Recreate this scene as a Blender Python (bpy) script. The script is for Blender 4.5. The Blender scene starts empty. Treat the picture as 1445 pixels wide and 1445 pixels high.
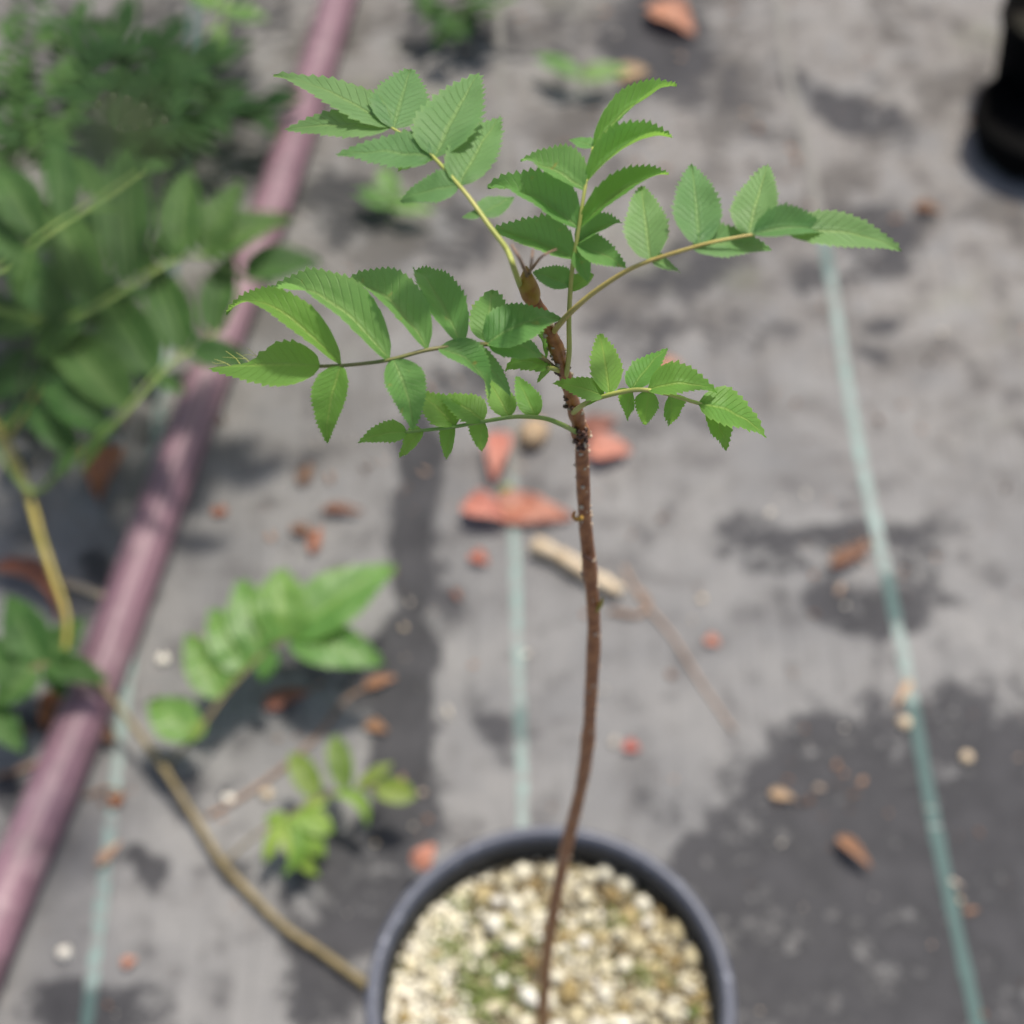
import bpy, bmesh, math, random
from mathutils import Vector, Matrix, noise
R = math.radians
rnd = random.Random(11)
sc = bpy.context.scene
col = sc.collection

# ------------------------------------------------------------------ camera
F = 2379.0; CX = CY = 722.5; CAMZ = 1.15; PITCH = R(55)
cd = bpy.data.cameras.new('camera'); cam = bpy.data.objects.new('camera', cd); col.objects.link(cam)
cam.location = (0, 0, CAMZ); cam.rotation_euler = (R(35), 0, 0)
cd.sensor_width = 36; cd.lens = 36*F/1445; cd.clip_start = .01; cd.clip_end = 200
cd.dof.use_dof = True; cd.dof.focus_distance = .492; cd.dof.aperture_fstop = 7.7; cd.dof.aperture_blades = 0
sc.camera = cam
# ------------------------------------------------------------------ light
SUN_EL, SUN_AZ = 66, 28
w = bpy.data.worlds.new('World'); sc.world = w; w.use_nodes = True
nt = w.node_tree; bg = nt.nodes['Background']
sky = nt.nodes.new('ShaderNodeTexSky'); sky.sky_type = 'NISHITA'; sky.sun_disc = False
sky.sun_elevation = R(SUN_EL); sky.sun_rotation = R(SUN_AZ); sky.dust_density = 3.5; sky.air_density = 1.0; sky.ozone_density = .6
nt.links.new(sky.outputs[0], bg.inputs[0]); bg.inputs[1].default_value = .102
sd = bpy.data.lights.new('sun', 'SUN'); sd.energy = 3.3; sd.angle = R(6); sd.color = (1, .93, .82)
sun = bpy.data.objects.new('sun', sd); col.objects.link(sun)
S = Vector((math.sin(R(SUN_AZ))*math.cos(R(SUN_EL)), math.cos(R(SUN_AZ))*math.cos(R(SUN_EL)), math.sin(R(SUN_EL))))
sun.rotation_euler = S.to_track_quat('Z', 'Y').to_euler(); sun.location = S*5
vs = sc.view_settings; vs.view_transform = 'Standard'; vs.look = 'None'; vs.gamma = 1; vs.use_curve_mapping = False
vs.exposure = .52

# ------------------------------------------------------------------ geometry of the view
CAM = Vector((0, 0, CAMZ))
FW = Vector((0, math.cos(PITCH), -math.sin(PITCH))); UP = Vector((0, math.sin(PITCH), math.cos(PITCH))); RT = Vector((1, 0, 0))
def ray(px, py): return FW + RT*((px-CX)/F) - UP*((py-CY)/F)
def atz(px, py, z): d = ray(px, py); return CAM + d*((z-CAMZ)/d.z)
def aty(px, py, y): d = ray(px, py); return CAM + d*(y/d.y)
def pix(p):
    v = Vector(p)-CAM; k = v.dot(FW); return (CX+F*v.dot(RT)/k, CY-F*v.dot(UP)/k)
def gz(x, y):
    h = .0045*noise.noise((x*4.2, y*3.1, 1.7)) + .0016*noise.noise((x*13, y*9, 5))
    h += .0035*math.exp(-((x+.105+.01*math.sin(y*7))/.010)**2)*(.5+.5*math.sin(y*9+1))   # soft fold of the fabric
    return h
def G(px, py, dz=0.0):
    p = atz(px, py, 0)
    for _ in range(3): p = atz(px, py, gz(p.x, p.y)+dz)
    return p

# ------------------------------------------------------------------ object helpers
def tag(o, label=None, cat=None, group=None, kind=None):
    for k, v in (('label', label), ('category', cat), ('group', group), ('kind', kind)):
        if v: o[k] = v
    return o
def empty(name, loc, **k):
    o = bpy.data.objects.new(name, None); o.empty_display_size = .02; o.location = loc; col.objects.link(o); return tag(o, **k)
class MB:
    def __init__(s): s.v = []; s.f = []; s.m = []; s.uv = []; s.c = []
    def add(s, vs, fs, mat=0, uvs=None, c=None):
        o = len(s.v); s.v += [tuple(p) for p in vs]; s.f += [tuple(i+o for i in f) for f in fs]; s.m += [mat]*len(fs)
        s.uv += uvs if uvs else [(0, 0)]*len(vs); s.c += [c if c is not None else .5]*len(vs)
    def mesh(s, name, mats, org=None, smooth=True):
        me = bpy.data.meshes.new(name)
        if org is not None: s.v = [(a-org[0], b-org[1], c-org[2]) for a, b, c in s.v]
        me.from_pydata(s.v, [], s.f)
        for m in (mats if isinstance(mats, (list, tuple)) else [mats]): me.materials.append(m)
        me.polygons.foreach_set('material_index', s.m)
        me.polygons.foreach_set('use_smooth', [smooth]*len(s.f))
        ul = me.uv_layers.new(name='UVMap')
        idx = [0]*len(me.loops); me.loops.foreach_get('vertex_index', idx)
        ul.data.foreach_set('uv', [x for i in idx for x in s.uv[i]])
        at = me.attributes.new('tone', 'FLOAT', 'POINT'); at.data.foreach_set('value', s.c)
        me.update(); return me
    def build(s, name, mats, parent=None, org=None, smooth=True):
        """vertices are in world space; org = where the object's own origin stands"""
        root = parent
        base = Vector((0, 0, 0))
        while root is not None: base = base + root.location; root = root.parent
        o0 = Vector(org) if org is not None else base
        o = bpy.data.objects.new(name, s.mesh(name, mats, o0, smooth)); col.objects.link(o)
        o.parent = parent; o.location = o0-base
        return o
def catmull(pts, n):
    P = [Vector(p) for p in pts]; P = [P[0]*2-P[1]]+P+[P[-1]*2-P[-2]]; out = []
    for i in range(1, len(P)-2):
        for k in range(n):
            t = k/n; a, b, c, d = P[i-1:i+3]
            out.append(.5*((2*b)+(c-a)*t+(2*a-5*b+4*c-d)*t*t+(3*b-a-3*c+d)*t**3))
    out.append(P[-2]); return out
def tube(mb, pts, r0, r1=None, sub=6, seg=10, mat=0, rfun=None, raw=False, cap=True, c=None):
    P = pts if raw else catmull(pts, sub)
    n = len(P); r1 = r0 if r1 is None else r1
    vs = []; fs = []; uvs = []; prev = None
    for i, p in enumerate(P):
        d = (P[min(i+1, n-1)]-P[max(i-1, 0)]).normalized()
        a = prev if prev else (Vector((0, 0, 1)) if abs(d.z) < .9 else Vector((1, 0, 0)))
        x = (a-d*a.dot(d)).normalized(); y = d.cross(x); prev = x
        t = i/(n-1); r = rfun(t) if rfun else r0+(r1-r0)*t
        for k in range(seg):
            th = 2*math.pi*k/seg; vs.append(p+(x*math.cos(th)+y*math.sin(th))*r); uvs.append((k/seg, t))
    for i in range(n-1):
        for k in range(seg):
            k2 = (k+1) % seg; fs.append((i*seg+k, i*seg+k2, (i+1)*seg+k2, (i+1)*seg+k))
    if cap: fs.append(tuple(range(seg-1, -1, -1))); fs.append(tuple(range((n-1)*seg, n*seg)))
    mb.add(vs, fs, mat, uvs, c); return P
def lathe(mb, prof, c, seg=72, mat=0, closed=False):
    vs = []; fs = []; n = len(prof)
    for r, z in prof:
        for k in range(seg):
            t = 2*math.pi*k/seg; vs.append((c[0]+r*math.cos(t), c[1]+r*math.sin(t), c[2]+z))
    for i in range(n if closed else n-1):
        j = (i+1) % n
        for k in range(seg):
            k2 = (k+1) % seg; fs.append((i*seg+k, i*seg+k2, j*seg+k2, j*seg+k))
    mb.add(vs, fs, mat)
def ico(sub=1):
    bm = bmesh.new(); bmesh.ops.create_icosphere(bm, subdivisions=sub, radius=1)
    v = [x.co.copy() for x in bm.verts]; f = [tuple(q.index for q in x.verts) for x in bm.faces]; bm.free(); return v, f
ICO1, ICO2, ICO0 = ico(1), ico(2), ico(1)
def blob(mb, c, rad, seed=0, rough=.3, mat=0, rot=0, ic=ICO2, tone=None):
    c = Vector(c); rm = Matrix.Rotation(rot, 3, 'Z')
    vs = []
    for v in ic[0]:
        k = 1+rough*noise.noise(v*1.3+Vector((seed*3.1, seed*1.7, seed)))
        vs.append(c+rm @ Vector((v.x*rad[0]*k, v.y*rad[1]*k, v.z*rad[2]*k)))
    mb.add(vs, ic[1], mat, None, tone)

# ------------------------------------------------------------------ materials
def new(name):
    m = bpy.data.materials.new(name); m.use_nodes = True; t = m.node_tree
    return m, t, t.nodes['Principled BSDF'], t.links
def N(t, typ, **k):
    n = t.nodes.new(typ)
    for a, b in k.items(): setattr(n, a, b)
    return n
def math_(t, op, a, b=None, c=None, clamp=False):
    n = N(t, 'ShaderNodeMath', operation=op, use_clamp=clamp)
    for i, x in enumerate((a, b, c)):
        if x is None: continue
        if isinstance(x, (int, float)): n.inputs[i].default_value = x
        else: t.links.new(x, n.inputs[i])
    return n.outputs[0]
def smooth(t, x, lo, hi, a=0., b=1.):
    n = N(t, 'ShaderNodeMapRange', interpolation_type='SMOOTHSTEP')
    t.links.new(x, n.inputs[0])
    for i, q in enumerate((lo, hi, a, b)): n.inputs[i+1].default_value = q
    return n.outputs[0]
def mix(t, f, a, b, typ='MIX'):
    n = N(t, 'ShaderNodeMix', data_type='RGBA', blend_type=typ)
    if isinstance(f, (int, float)): n.inputs[0].default_value = f
    else: t.links.new(f, n.inputs[0])
    for i, x in ((6, a), (7, b)):
        if isinstance(x, tuple): n.inputs[i].default_value = (*x, 1)
        else: t.links.new(x, n.inputs[i])
    return n.outputs[2]
def noi(t, scale, detail=3, rough=.5, vec=None, dist=0):
    n = N(t, 'ShaderNodeTexNoise'); n.inputs['Scale'].default_value = scale; n.inputs['Detail'].default_value = detail
    n.inputs['Roughness'].default_value = rough; n.inputs['Distortion'].default_value = dist
    if vec is None: vec = N(t, 'ShaderNodeTexCoord').outputs['Object']
    t.links.new(vec, n.inputs['Vector']); return n.outputs[0]
def bump(t, h, strength, dist, bsdf, prev=None):
    b = N(t, 'ShaderNodeBump'); b.inputs['Strength'].default_value = strength; b.inputs['Distance'].default_value = dist
    t.links.new(h, b.inputs['Height'])
    if prev: t.links.new(prev, b.inputs['Normal'])
    if bsdf: t.links.new(b.outputs[0], bsdf.inputs['Normal'])
    return b.outputs[0]
def plain(name, c1, c2, scale=60, rough=.6, bs=.3, bd=.001, spec=.4, rv=0.0):
    m, t, b, L = new(name)
    n = noi(t, scale, 4, .6); f = smooth(t, n, .35, .65)
    c = mix(t, f, c1, c2)
    if rv:
        oi = N(t, 'ShaderNodeObjectInfo'); hv = N(t, 'ShaderNodeHueSaturation'); L.new(c, hv.inputs['Color'])
        L.new(math_(t, 'MULTIPLY_ADD', oi.outputs['Random'], rv, 1-rv/2), hv.inputs['Value']); c = hv.outputs[0]
    L.new(c, b.inputs['Base Color']); b.inputs['Roughness'].default_value = rough; b.inputs['Specular IOR Level'].default_value = spec
    if bs: bump(t, n, bs, bd, b)
    return m
def leaf_mat(name, base, tip, vein, trans, tw=.35, rough=.42, nveins=12, spots=None, spec=.45, var=.25):
    m, t, b, L = new(name); out = t.nodes['Material Output']
    uv = N(t, 'ShaderNodeTexCoord').outputs['UV']; sep = N(t, 'ShaderNodeSeparateXYZ'); L.new(uv, sep.inputs[0])
    a = math_(t, 'ABSOLUTE', math_(t, 'MULTIPLY_ADD', sep.outputs[0], 2, -1)); v = sep.outputs[1]
    ph = math_(t, 'MULTIPLY', math_(t, 'MULTIPLY_ADD', a, -.17, v), nveins)
    fr = math_(t, 'ABSOLUTE', math_(t, 'SUBTRACT', math_(t, 'FRACT', ph), .5))      # .5 on a vein
    sv = math_(t, 'MULTIPLY', smooth(t, fr, .40, .5), smooth(t, a, .98, .55))
    mr = smooth(t, a, .13, .03)
    vm = math_(t, 'MAXIMUM', math_(t, 'MULTIPLY', sv, .24), mr)
    oi = N(t, 'ShaderNodeObjectInfo')
    n1 = noi(t, 45, 3)
    c = mix(t, smooth(t, n1, .35, .68), base, tip)
    c = mix(t, math_(t, 'MULTIPLY', vm, .7), c, vein)
    edge = smooth(t, a, .86, 1.02); c = mix(t, math_(t, 'MULTIPLY', edge, .35), c, vein)
    if spots:
        c = mix(t, smooth(t, noi(t, 260, 2), .66, .74), c, spots)
    hv = N(t, 'ShaderNodeHueSaturation'); L.new(c, hv.inputs['Color'])
    L.new(math_(t, 'MULTIPLY_ADD', oi.outputs['Random'], var, 1-var/2), hv.inputs['Value'])
    L.new(math_(t, 'MULTIPLY_ADD', oi.outputs['Random'], -.03, .515), hv.inputs['Hue'])
    c = hv.outputs[0]
    L.new(c, b.inputs['Base Color']); b.inputs['Roughness'].default_value = rough; b.inputs['Specular IOR Level'].default_value = spec
    h = math_(t, 'SUBTRACT', math_(t, 'MULTIPLY', noi(t, 900, 2), .25), math_(t, 'ADD', math_(t, 'MULTIPLY', sv, .8), math_(t, 'MULTIPLY', mr, .6)))
    bump(t, h, .55, .0009, b)
    tr = N(t, 'ShaderNodeBsdfTranslucent'); tc = mix(t, math_(t, 'MULTIPLY', vm, .5), trans, vein); L.new(tc, tr.inputs[0])
    ms = N(t, 'ShaderNodeMixShader'); ms.inputs[0].default_value = tw
    L.new(b.outputs[0], ms.inputs[1]); L.new(tr.outputs[0], ms.inputs[2]); L.new(ms.outputs[0], out.inputs[0])
    return m
M_leaf = leaf_mat('rowan_leaf', (.128, .262, .092), (.165, .315, .122), (.24, .39, .13), (.32, .54, .14), tw=.4, spec=.3, rough=.5, nveins=13)
M_leaf_m = leaf_mat('sunlit_rowan_leaf', (.138, .298, .080), (.178, .35, .108), (.28, .45, .14), (.32, .64, .16), tw=.46, spots=(.30, .29, .08), spec=.3, rough=.5, nveins=13)  # brighter copy of rowan_leaf with sunlight worked into its colour
M_leaf_y = leaf_mat('young_rowan_leaf', (.125, .29, .055), (.165, .35, .078), (.29, .46, .10), (.36, .66, .10), tw=.48, spec=.3, rough=.5, nveins=13)
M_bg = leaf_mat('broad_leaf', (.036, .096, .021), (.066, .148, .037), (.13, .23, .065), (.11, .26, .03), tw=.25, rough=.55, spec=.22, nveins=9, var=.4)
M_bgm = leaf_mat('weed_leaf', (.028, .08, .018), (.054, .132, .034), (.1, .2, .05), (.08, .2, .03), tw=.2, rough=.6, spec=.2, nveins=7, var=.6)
M_bgd = leaf_mat('shade_dark_leaf', (.014, .046, .011), (.030, .085, .021), (.05, .11, .03), (.04, .11, .015), tw=.18, rough=.6, spec=.15, nveins=9, var=.4)  # leaf green darkened to carry the shade at the upper left
M_lime = leaf_mat('lime_leaf', (.17, .30, .04), (.24, .37, .06), (.32, .46, .11), (.3, .52, .04), tw=.3, rough=.5, nveins=7, var=.35)
M_olive = leaf_mat('olive_leaf', (.12, .20, .025), (.17, .25, .03), (.28, .34, .08), (.22, .33, .03), tw=.3, rough=.5, nveins=7, var=.3)
M_spot = leaf_mat('speckled_leaf', (.095, .225, .042), (.13, .28, .06), (.24, .40, .1), (.23, .45, .04), tw=.3, nveins=9, spots=(.30, .33, .07), var=.25)
M_rust = leaf_mat('rust_leaf', (.32, .12, .045), (.23, .08, .035), (.2, .06, .03), (.4, .12, .03), tw=.12, rough=.6, nveins=8, spots=(.14, .05, .025), var=.2)
M_red = leaf_mat('red_leaf', (.40, .125, .095), (.30, .095, .075), (.55, .2, .1), (.5, .08, .04), tw=.12, rough=.5, nveins=8, spots=(.62, .32, .14), var=.15)
M_redb = leaf_mat('red_brown_leaf', (.34, .10, .065), (.24, .07, .05), (.4, .16, .1), (.36, .08, .04), tw=.12, rough=.6, nveins=8, spots=(.15, .05, .03), var=.15)
M_coral = leaf_mat('coral_leaf', (.46, .21, .135), (.37, .155, .105), (.6, .3, .18), (.6, .2, .08), tw=.12, rough=.55, nveins=8, spots=(.35, .12, .06), var=.2)
M_brown = leaf_mat('brown_leaf', (.19, .085, .05), (.13, .06, .04), (.24, .13, .08), (.2, .08, .04), tw=.1, rough=.7, nveins=8, var=.4)
M_tanb = leaf_mat('tan_brown_leaf', (.30, .16, .085), (.20, .10, .06), (.36, .22, .12), (.3, .16, .08), tw=.1, rough=.7, nveins=8, var=.3)
M_tan = leaf_mat('tan_leaf', (.46, .31, .2), (.38, .24, .15), (.5, .36, .24), (.4, .28, .16), tw=.1, rough=.7, nveins=8, var=.3)
M_petiole = plain('petiole', (.38, .42, .10), (.48, .46, .14), 90, .45, .2, .0004)
M_petiole_o = plain('petiole_orange', (.42, .33, .10), (.48, .40, .12), 90, .45, .2, .0004)
M_green_st = plain('green_stalk', (.22, .36, .08), (.3, .38, .10), 90, .5)
M_dstalk = plain('reddish_stalk', (.16, .17, .05), (.22, .17, .07), 120, .5)
M_dkst = plain('dark_stalk', (.03, .06, .015), (.05, .08, .02), 90, .6)
M_bark = plain('sapling_bark', (.23, .078, .026), (.39, .16, .058), 260, .38, .7, .0007, .45)
M_lent = plain('lenticel', (.42, .33, .25), (.5, .4, .3), 300, .7, 0)
M_bud = plain('bud_scale', (.34, .12, .025), (.44, .25, .045), 180, .4, .3, .0004)
M_budd = plain('dark_scale', (.06, .03, .025), (.12, .05, .03), 300, .5)
M_ystem = plain('yellow_stem', (.36, .31, .06), (.44, .36, .09), 60, .5)
M_vine = plain('trailing_stem', (.17, .135, .062), (.27, .21, .10), 110, .6, .4, .001)
M_twig = plain('dead_twig', (.2, .12, .08), (.28, .18, .12), 90, .8, .5, .001)
M_twigl = plain('light_twig', (.27, .19, .14), (.36, .26, .2), 90, .8, .5, .001)
M_stick = plain('pale_stick', (.46, .36, .24), (.62, .52, .38), 70, .75, .6, .001)
M_white = plain('white_grit', (.72, .68, .58), (.85, .82, .74), 200, .85, .5, .001)

# --- nursery pot plastic: black, dusty and scuffed
def pot_mat(name, c, dust, rough, spec=.5):
    m, t, b, L = new(name)
    n = noi(t, 35, 5, .65); n2 = noi(t, 400, 2)
    f = math_(t, 'MULTIPLY', smooth(t, n, .4, .75), .5)
    if spec > .2: c = mix(t, smooth(t, noi(t, 120, 5, .7), .58, .68), c, tuple(x*2.0+.02 for x in dust))
    L.new(mix(t, f, c, dust), b.inputs['Base Color']); L.new(smooth(t, n, .3, .7, rough-.08, rough+.12), b.inputs['Roughness'])
    b.inputs['Specular IOR Level'].default_value = spec; bump(t, n2, .15, .0004, b); return m
M_pot = pot_mat('pot_plastic', (.012, .013, .015), (.03, .03, .032), .55)
M_rim = pot_mat('pot_rim_plastic', (.075, .084, .115), (.12, .13, .16), .45)  # black plastic, its blue grey sky reflection put into the base colour
M_blackpot = pot_mat('black_pot_plastic', (.0015, .0015, .0015), (.003, .003, .003), .95, .12)

# --- purple pipe
def pipe_mat():
    m, t, b, L = new('purple_pipe')
    tc = N(t, 'ShaderNodeTexCoord'); mp = N(t, 'ShaderNodeMapping'); L.new(tc.outputs['UV'], mp.inputs[0]); mp.inputs['Scale'].default_value = (9, 2.2, 1)
    n = noi(t, 3.5, 5, .65, mp.outputs[0]); n2 = noi(t, 22, 4, .6)
    c = mix(t, smooth(t, n, .35, .7), (.165, .085, .112), (.31, .185, .228))
    c = mix(t, math_(t, 'MULTIPLY', smooth(t, n2, .5, .72), .6), c, (.38, .27, .29))
    c = mix(t, math_(t, 'MULTIPLY', smooth(t, noi(t, 16, 6, .7), .52, .66), .6), c, (.12, .075, .09))
    L.new(c, b.inputs['Base Color']); b.inputs['Roughness'].default_value = .5; bump(t, n, .2, .0006, b); return m
M_pipe = pipe_mat()

# --- woven ground cover: grey dust over black polypropylene, damp stains and painted shade from an attribute
def ground_mat():
    m, t, b, L = new('woven_ground_cover')
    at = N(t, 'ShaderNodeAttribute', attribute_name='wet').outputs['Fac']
    n1 = noi(t, 7, 5, .62); n2 = noi(t, 26, 6, .66); n3 = noi(t, 95, 4, .65); n4 = noi(t, 3.1, 3)
    tc = N(t, 'ShaderNodeTexCoord').outputs['Object']; sep = N(t, 'ShaderNodeSeparateXYZ'); L.new(tc, sep.inputs[0])
    far = smooth(t, math_(t, 'MULTIPLY_ADD', n4, .35, sep.outputs[1]), .85, 1.35)
    dust = mix(t, smooth(t, n1, .35, .68), (.187, .188, .191), (.256, .254, .250))
    dust = mix(t, math_(t, 'MULTIPLY', far, smooth(t, n2, .3, .7)), dust, (.248, .230, .210))
    dust = mix(t, math_(t, 'MULTIPLY', smooth(t, n2, .46, .66), .62), dust, (.125, .122, .122))
    dust = mix(t, math_(t, 'MULTIPLY', math_(t, 'MULTIPLY', smooth(t, noi(t, 11, 5, .65), .48, .60), far), .75), dust, (.09, .083, .078))
    grn = math_(t, 'MULTIPLY', smooth(t, noi(t, 5.2, 4, .6), .55, .7), far); dust = mix(t, math_(t, 'MULTIPLY', grn, .45), dust, (.21, .22, .15))
    dust = mix(t, math_(t, 'MULTIPLY', smooth(t, n3, .6, .74), .4), dust, (.36, .33, .3))
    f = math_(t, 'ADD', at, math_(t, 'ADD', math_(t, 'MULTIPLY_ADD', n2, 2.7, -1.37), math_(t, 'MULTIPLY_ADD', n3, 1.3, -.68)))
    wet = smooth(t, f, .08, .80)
    wet_shade_c = mix(t, smooth(t, n2, .35, .7), (.026, .0265, .031), (.058, .058, .064))
    c = mix(t, math_(t, 'MULTIPLY', wet, .93), dust, wet_shade_c)
    mp = N(t, 'ShaderNodeMapping'); mp.inputs['Scale'].default_value = (140, 5, 1); L.new(tc, mp.inputs[0])
    rib = noi(t, 1, 3, .6, mp.outputs[0]); c = mix(t, math_(t, 'MULTIPLY', smooth(t, rib, .52, .70), .22), c, (.03, .03, .032))
    w1 = N(t, 'ShaderNodeTexWave', wave_type='BANDS', bands_direction='X'); w1.inputs['Scale'].default_value = 150; w1.inputs['Distortion'].default_value = .6
    w2 = N(t, 'ShaderNodeTexWave', wave_type='BANDS', bands_direction='Y'); w2.inputs['Scale'].default_value = 105; w2.inputs['Distortion'].default_value = .6
    L.new(tc, w1.inputs[0]); L.new(tc, w2.inputs[0])
    wv = math_(t, 'ADD', math_(t, 'MULTIPLY', w1.outputs['Fac'], .6), math_(t, 'MULTIPLY', w2.outputs['Fac'], .4))
    c = mix(t, math_(t, 'MULTIPLY', smooth(t, wv, .45, .1), .45), c, (.05, .05, .052))
    L.new(c, b.inputs['Base Color']); L.new(smooth(t, f, .3, .7, .9, .75), b.inputs['Roughness']); b.inputs['Specular IOR Level'].default_value = .15
    p = bump(t, wv, .5, .0006, None); bump(t, n3, .35, .002, b, p); return m
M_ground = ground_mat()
def stripe_mat():
    m, t, b, L = new('green_marker_yarn')
    n = noi(t, 18, 5, .65); n2 = noi(t, 120, 3)
    at = N(t, 'ShaderNodeAttribute', attribute_name='tone').outputs['Fac']
    c = mix(t, smooth(t, n, .38, .68), (.20, .30, .275), (.27, .355, .335))
    c = mix(t, math_(t, 'MULTIPLY', smooth(t, n2, .38, .62), .8), c, (.225, .225, .22))
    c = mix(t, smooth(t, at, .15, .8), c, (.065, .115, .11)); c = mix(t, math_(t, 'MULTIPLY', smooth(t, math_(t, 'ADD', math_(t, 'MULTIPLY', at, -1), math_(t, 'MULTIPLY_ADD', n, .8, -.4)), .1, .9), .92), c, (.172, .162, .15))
    L.new(c, b.inputs['Base Color']); b.inputs['Roughness'].default_value = .8; bump(t, n2, .3, .0008, b); return m
M_stripe = stripe_mat()
def soil_mat(name='potting_soil', k=1.0):
    m, t, b, L = new(name)
    n = noi(t, 160, 5, .7); n2 = noi(t, 30, 3)
    c = mix(t, smooth(t, n, .35, .65), (.03*k, .022*k, .014*k), (.15*k, .115*k, .06*k)); c = mix(t, math_(t, 'MULTIPLY', smooth(t, n2, .5, .65), .5), c, (.09*k, .11*k, .035*k))
    L.new(c, b.inputs['Base Color']); b.inputs['Roughness'].default_value = .95; bump(t, n, .9, .003, b); return m
M_soil = soil_mat(); M_soild = soil_mat('dark_potting_soil', .1)
def grit_mat(name, obj_random):
    m, t, b, L = new(name)
    src = N(t, 'ShaderNodeObjectInfo').outputs['Random'] if obj_random else N(t, 'ShaderNodeAttribute', attribute_name='tone').outputs['Fac']
    cr = N(t, 'ShaderNodeValToRGB'); e = cr.color_ramp; L.new(src, cr.inputs[0])
    stops = [(0, (.20, .13, .05)), (.15, (.38, .29, .12)), (.32, (.60, .53, .33)), (.55, (.76, .71, .53)), (.8, (.84, .80, .64)), (1, (.88, .86, .78))]
    while len(e.elements) < len(stops): e.elements.new(.5)
    for el, (p, c) in zip(e.elements, stops): el.position = p; el.color = (*c, 1)
    n = noi(t, 300, 4, .65)
    L.new(mix(t, math_(t, 'MULTIPLY', smooth(t, n, .45, .7), .35), cr.outputs[0], (.3, .24, .14)), b.inputs['Base Color'])
    b.inputs['Roughness'].default_value = .9; bump(t, n, .6, .001, b); return m
M_pumice = grit_mat('pumice', True); M_grit = grit_mat('fine_grit', False)
M_moss = plain('moss', (.15, .21, .05), (.24, .30, .085), 150, .9, .6, .002)
def crumb_mat():
    m, t, b, L = new('litter_crumb')
    cr = N(t, 'ShaderNodeValToRGB'); e = cr.color_ramp; L.new(N(t, 'ShaderNodeAttribute', attribute_name='tone').outputs['Fac'], cr.inputs[0])
    stops = [(0, (.05, .035, .03)), (.4, (.17, .09, .055)), (.7, (.33, .19, .12)), (.9, (.4, .36, .3)), (1, (.6, .57, .5))]
    while len(e.elements) < len(stops): e.elements.new(.5)
    for el, (p, c) in zip(e.elements, stops): el.position = p; el.color = (*c, 1)
    L.new(cr.outputs[0], b.inputs['Base Color']); b.inputs['Roughness'].default_value = .9; return m
M_crumb = crumb_mat()

# ------------------------------------------------------------------ ground
# damp stains and painted shade: (px, py, radius x, radius y, angle, strength)
ST = [(1240, 1280, 300, 230, 0, 1.0), (1390, 1160, 190, 160, 0, 1.0), (1165, 1100, 120, 95, -25, 1.0), (1330, 1040, 75, 75, 0, .9), (1090, 1390, 110, 190, 0, .6), (1120, 1290, 80, 55, 10, -.2), (1230, 1350, 60, 90, 0, -.15), (1180, 1420, 90, 40, 0, -.2), (1330, 1090, 40, 30, 0, -.3),  # large dark patch at the lower right, with lighter breaks
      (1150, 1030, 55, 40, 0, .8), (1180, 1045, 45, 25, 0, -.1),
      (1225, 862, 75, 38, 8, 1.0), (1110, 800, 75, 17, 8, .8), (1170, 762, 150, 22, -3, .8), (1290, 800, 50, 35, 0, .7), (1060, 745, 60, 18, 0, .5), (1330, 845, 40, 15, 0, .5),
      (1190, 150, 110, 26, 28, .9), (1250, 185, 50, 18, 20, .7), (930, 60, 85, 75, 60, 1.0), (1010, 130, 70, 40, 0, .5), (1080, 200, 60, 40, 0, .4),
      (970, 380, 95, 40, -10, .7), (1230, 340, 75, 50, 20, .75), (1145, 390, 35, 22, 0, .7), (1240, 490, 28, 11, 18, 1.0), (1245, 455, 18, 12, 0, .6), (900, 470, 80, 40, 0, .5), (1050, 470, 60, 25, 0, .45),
      (590, 640, 38, 70, 0, 1.3), (583, 780, 36, 110, 2, 1.3), (572, 960, 44, 110, 2, 1.3), (570, 1120, 40, 110, 0, 1.3), (520, 1260, 95, 90, 0, .9), (455, 1385, 60, 80, 0, .9), (500, 960, 70, 50, 0, .65), (430, 950, 70, 35, -15, .55),  # includes painted shadows of the pot and a speckled leaf beside the damp fold
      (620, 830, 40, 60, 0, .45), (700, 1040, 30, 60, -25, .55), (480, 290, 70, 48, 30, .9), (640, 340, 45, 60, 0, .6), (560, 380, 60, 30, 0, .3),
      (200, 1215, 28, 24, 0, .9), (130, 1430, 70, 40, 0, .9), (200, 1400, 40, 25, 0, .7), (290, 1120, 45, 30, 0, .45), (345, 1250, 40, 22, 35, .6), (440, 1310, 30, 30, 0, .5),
      (300, 220, 90, 60, 0, .6), (60, 60, 60, 90, 0, .5), (200, 130, 170, 100, 0, .85), (300, 30, 120, 50, 0, .5), (350, 210, 70, 90, 0, .55), (30, 520, 70, 80, 0, .8), (80, 620, 60, 40, 0, .7), (215, 610, 45, 20, 20, .9), (145, 800, 20, 22, 0, .9), (20, 1120, 30, 40, 0, .8), (80, 1010, 60, 40, 0, .6), (430, 665, 16, 22, 20, .6), (660, 60, 110, 45, 0, .6), (800, 60, 30, 70, 0, .5),  # upper left and left edge entries paint plant shade along with damp
      (400, 150, 60, 60, 0, .5), (700, 560, 60, 35, 0, .6), (640, 530, 40, 40, 0, .7), (960, 590, 70, 30, 0, .4), (900, 620, 40, 30, 0, .35)]
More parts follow.
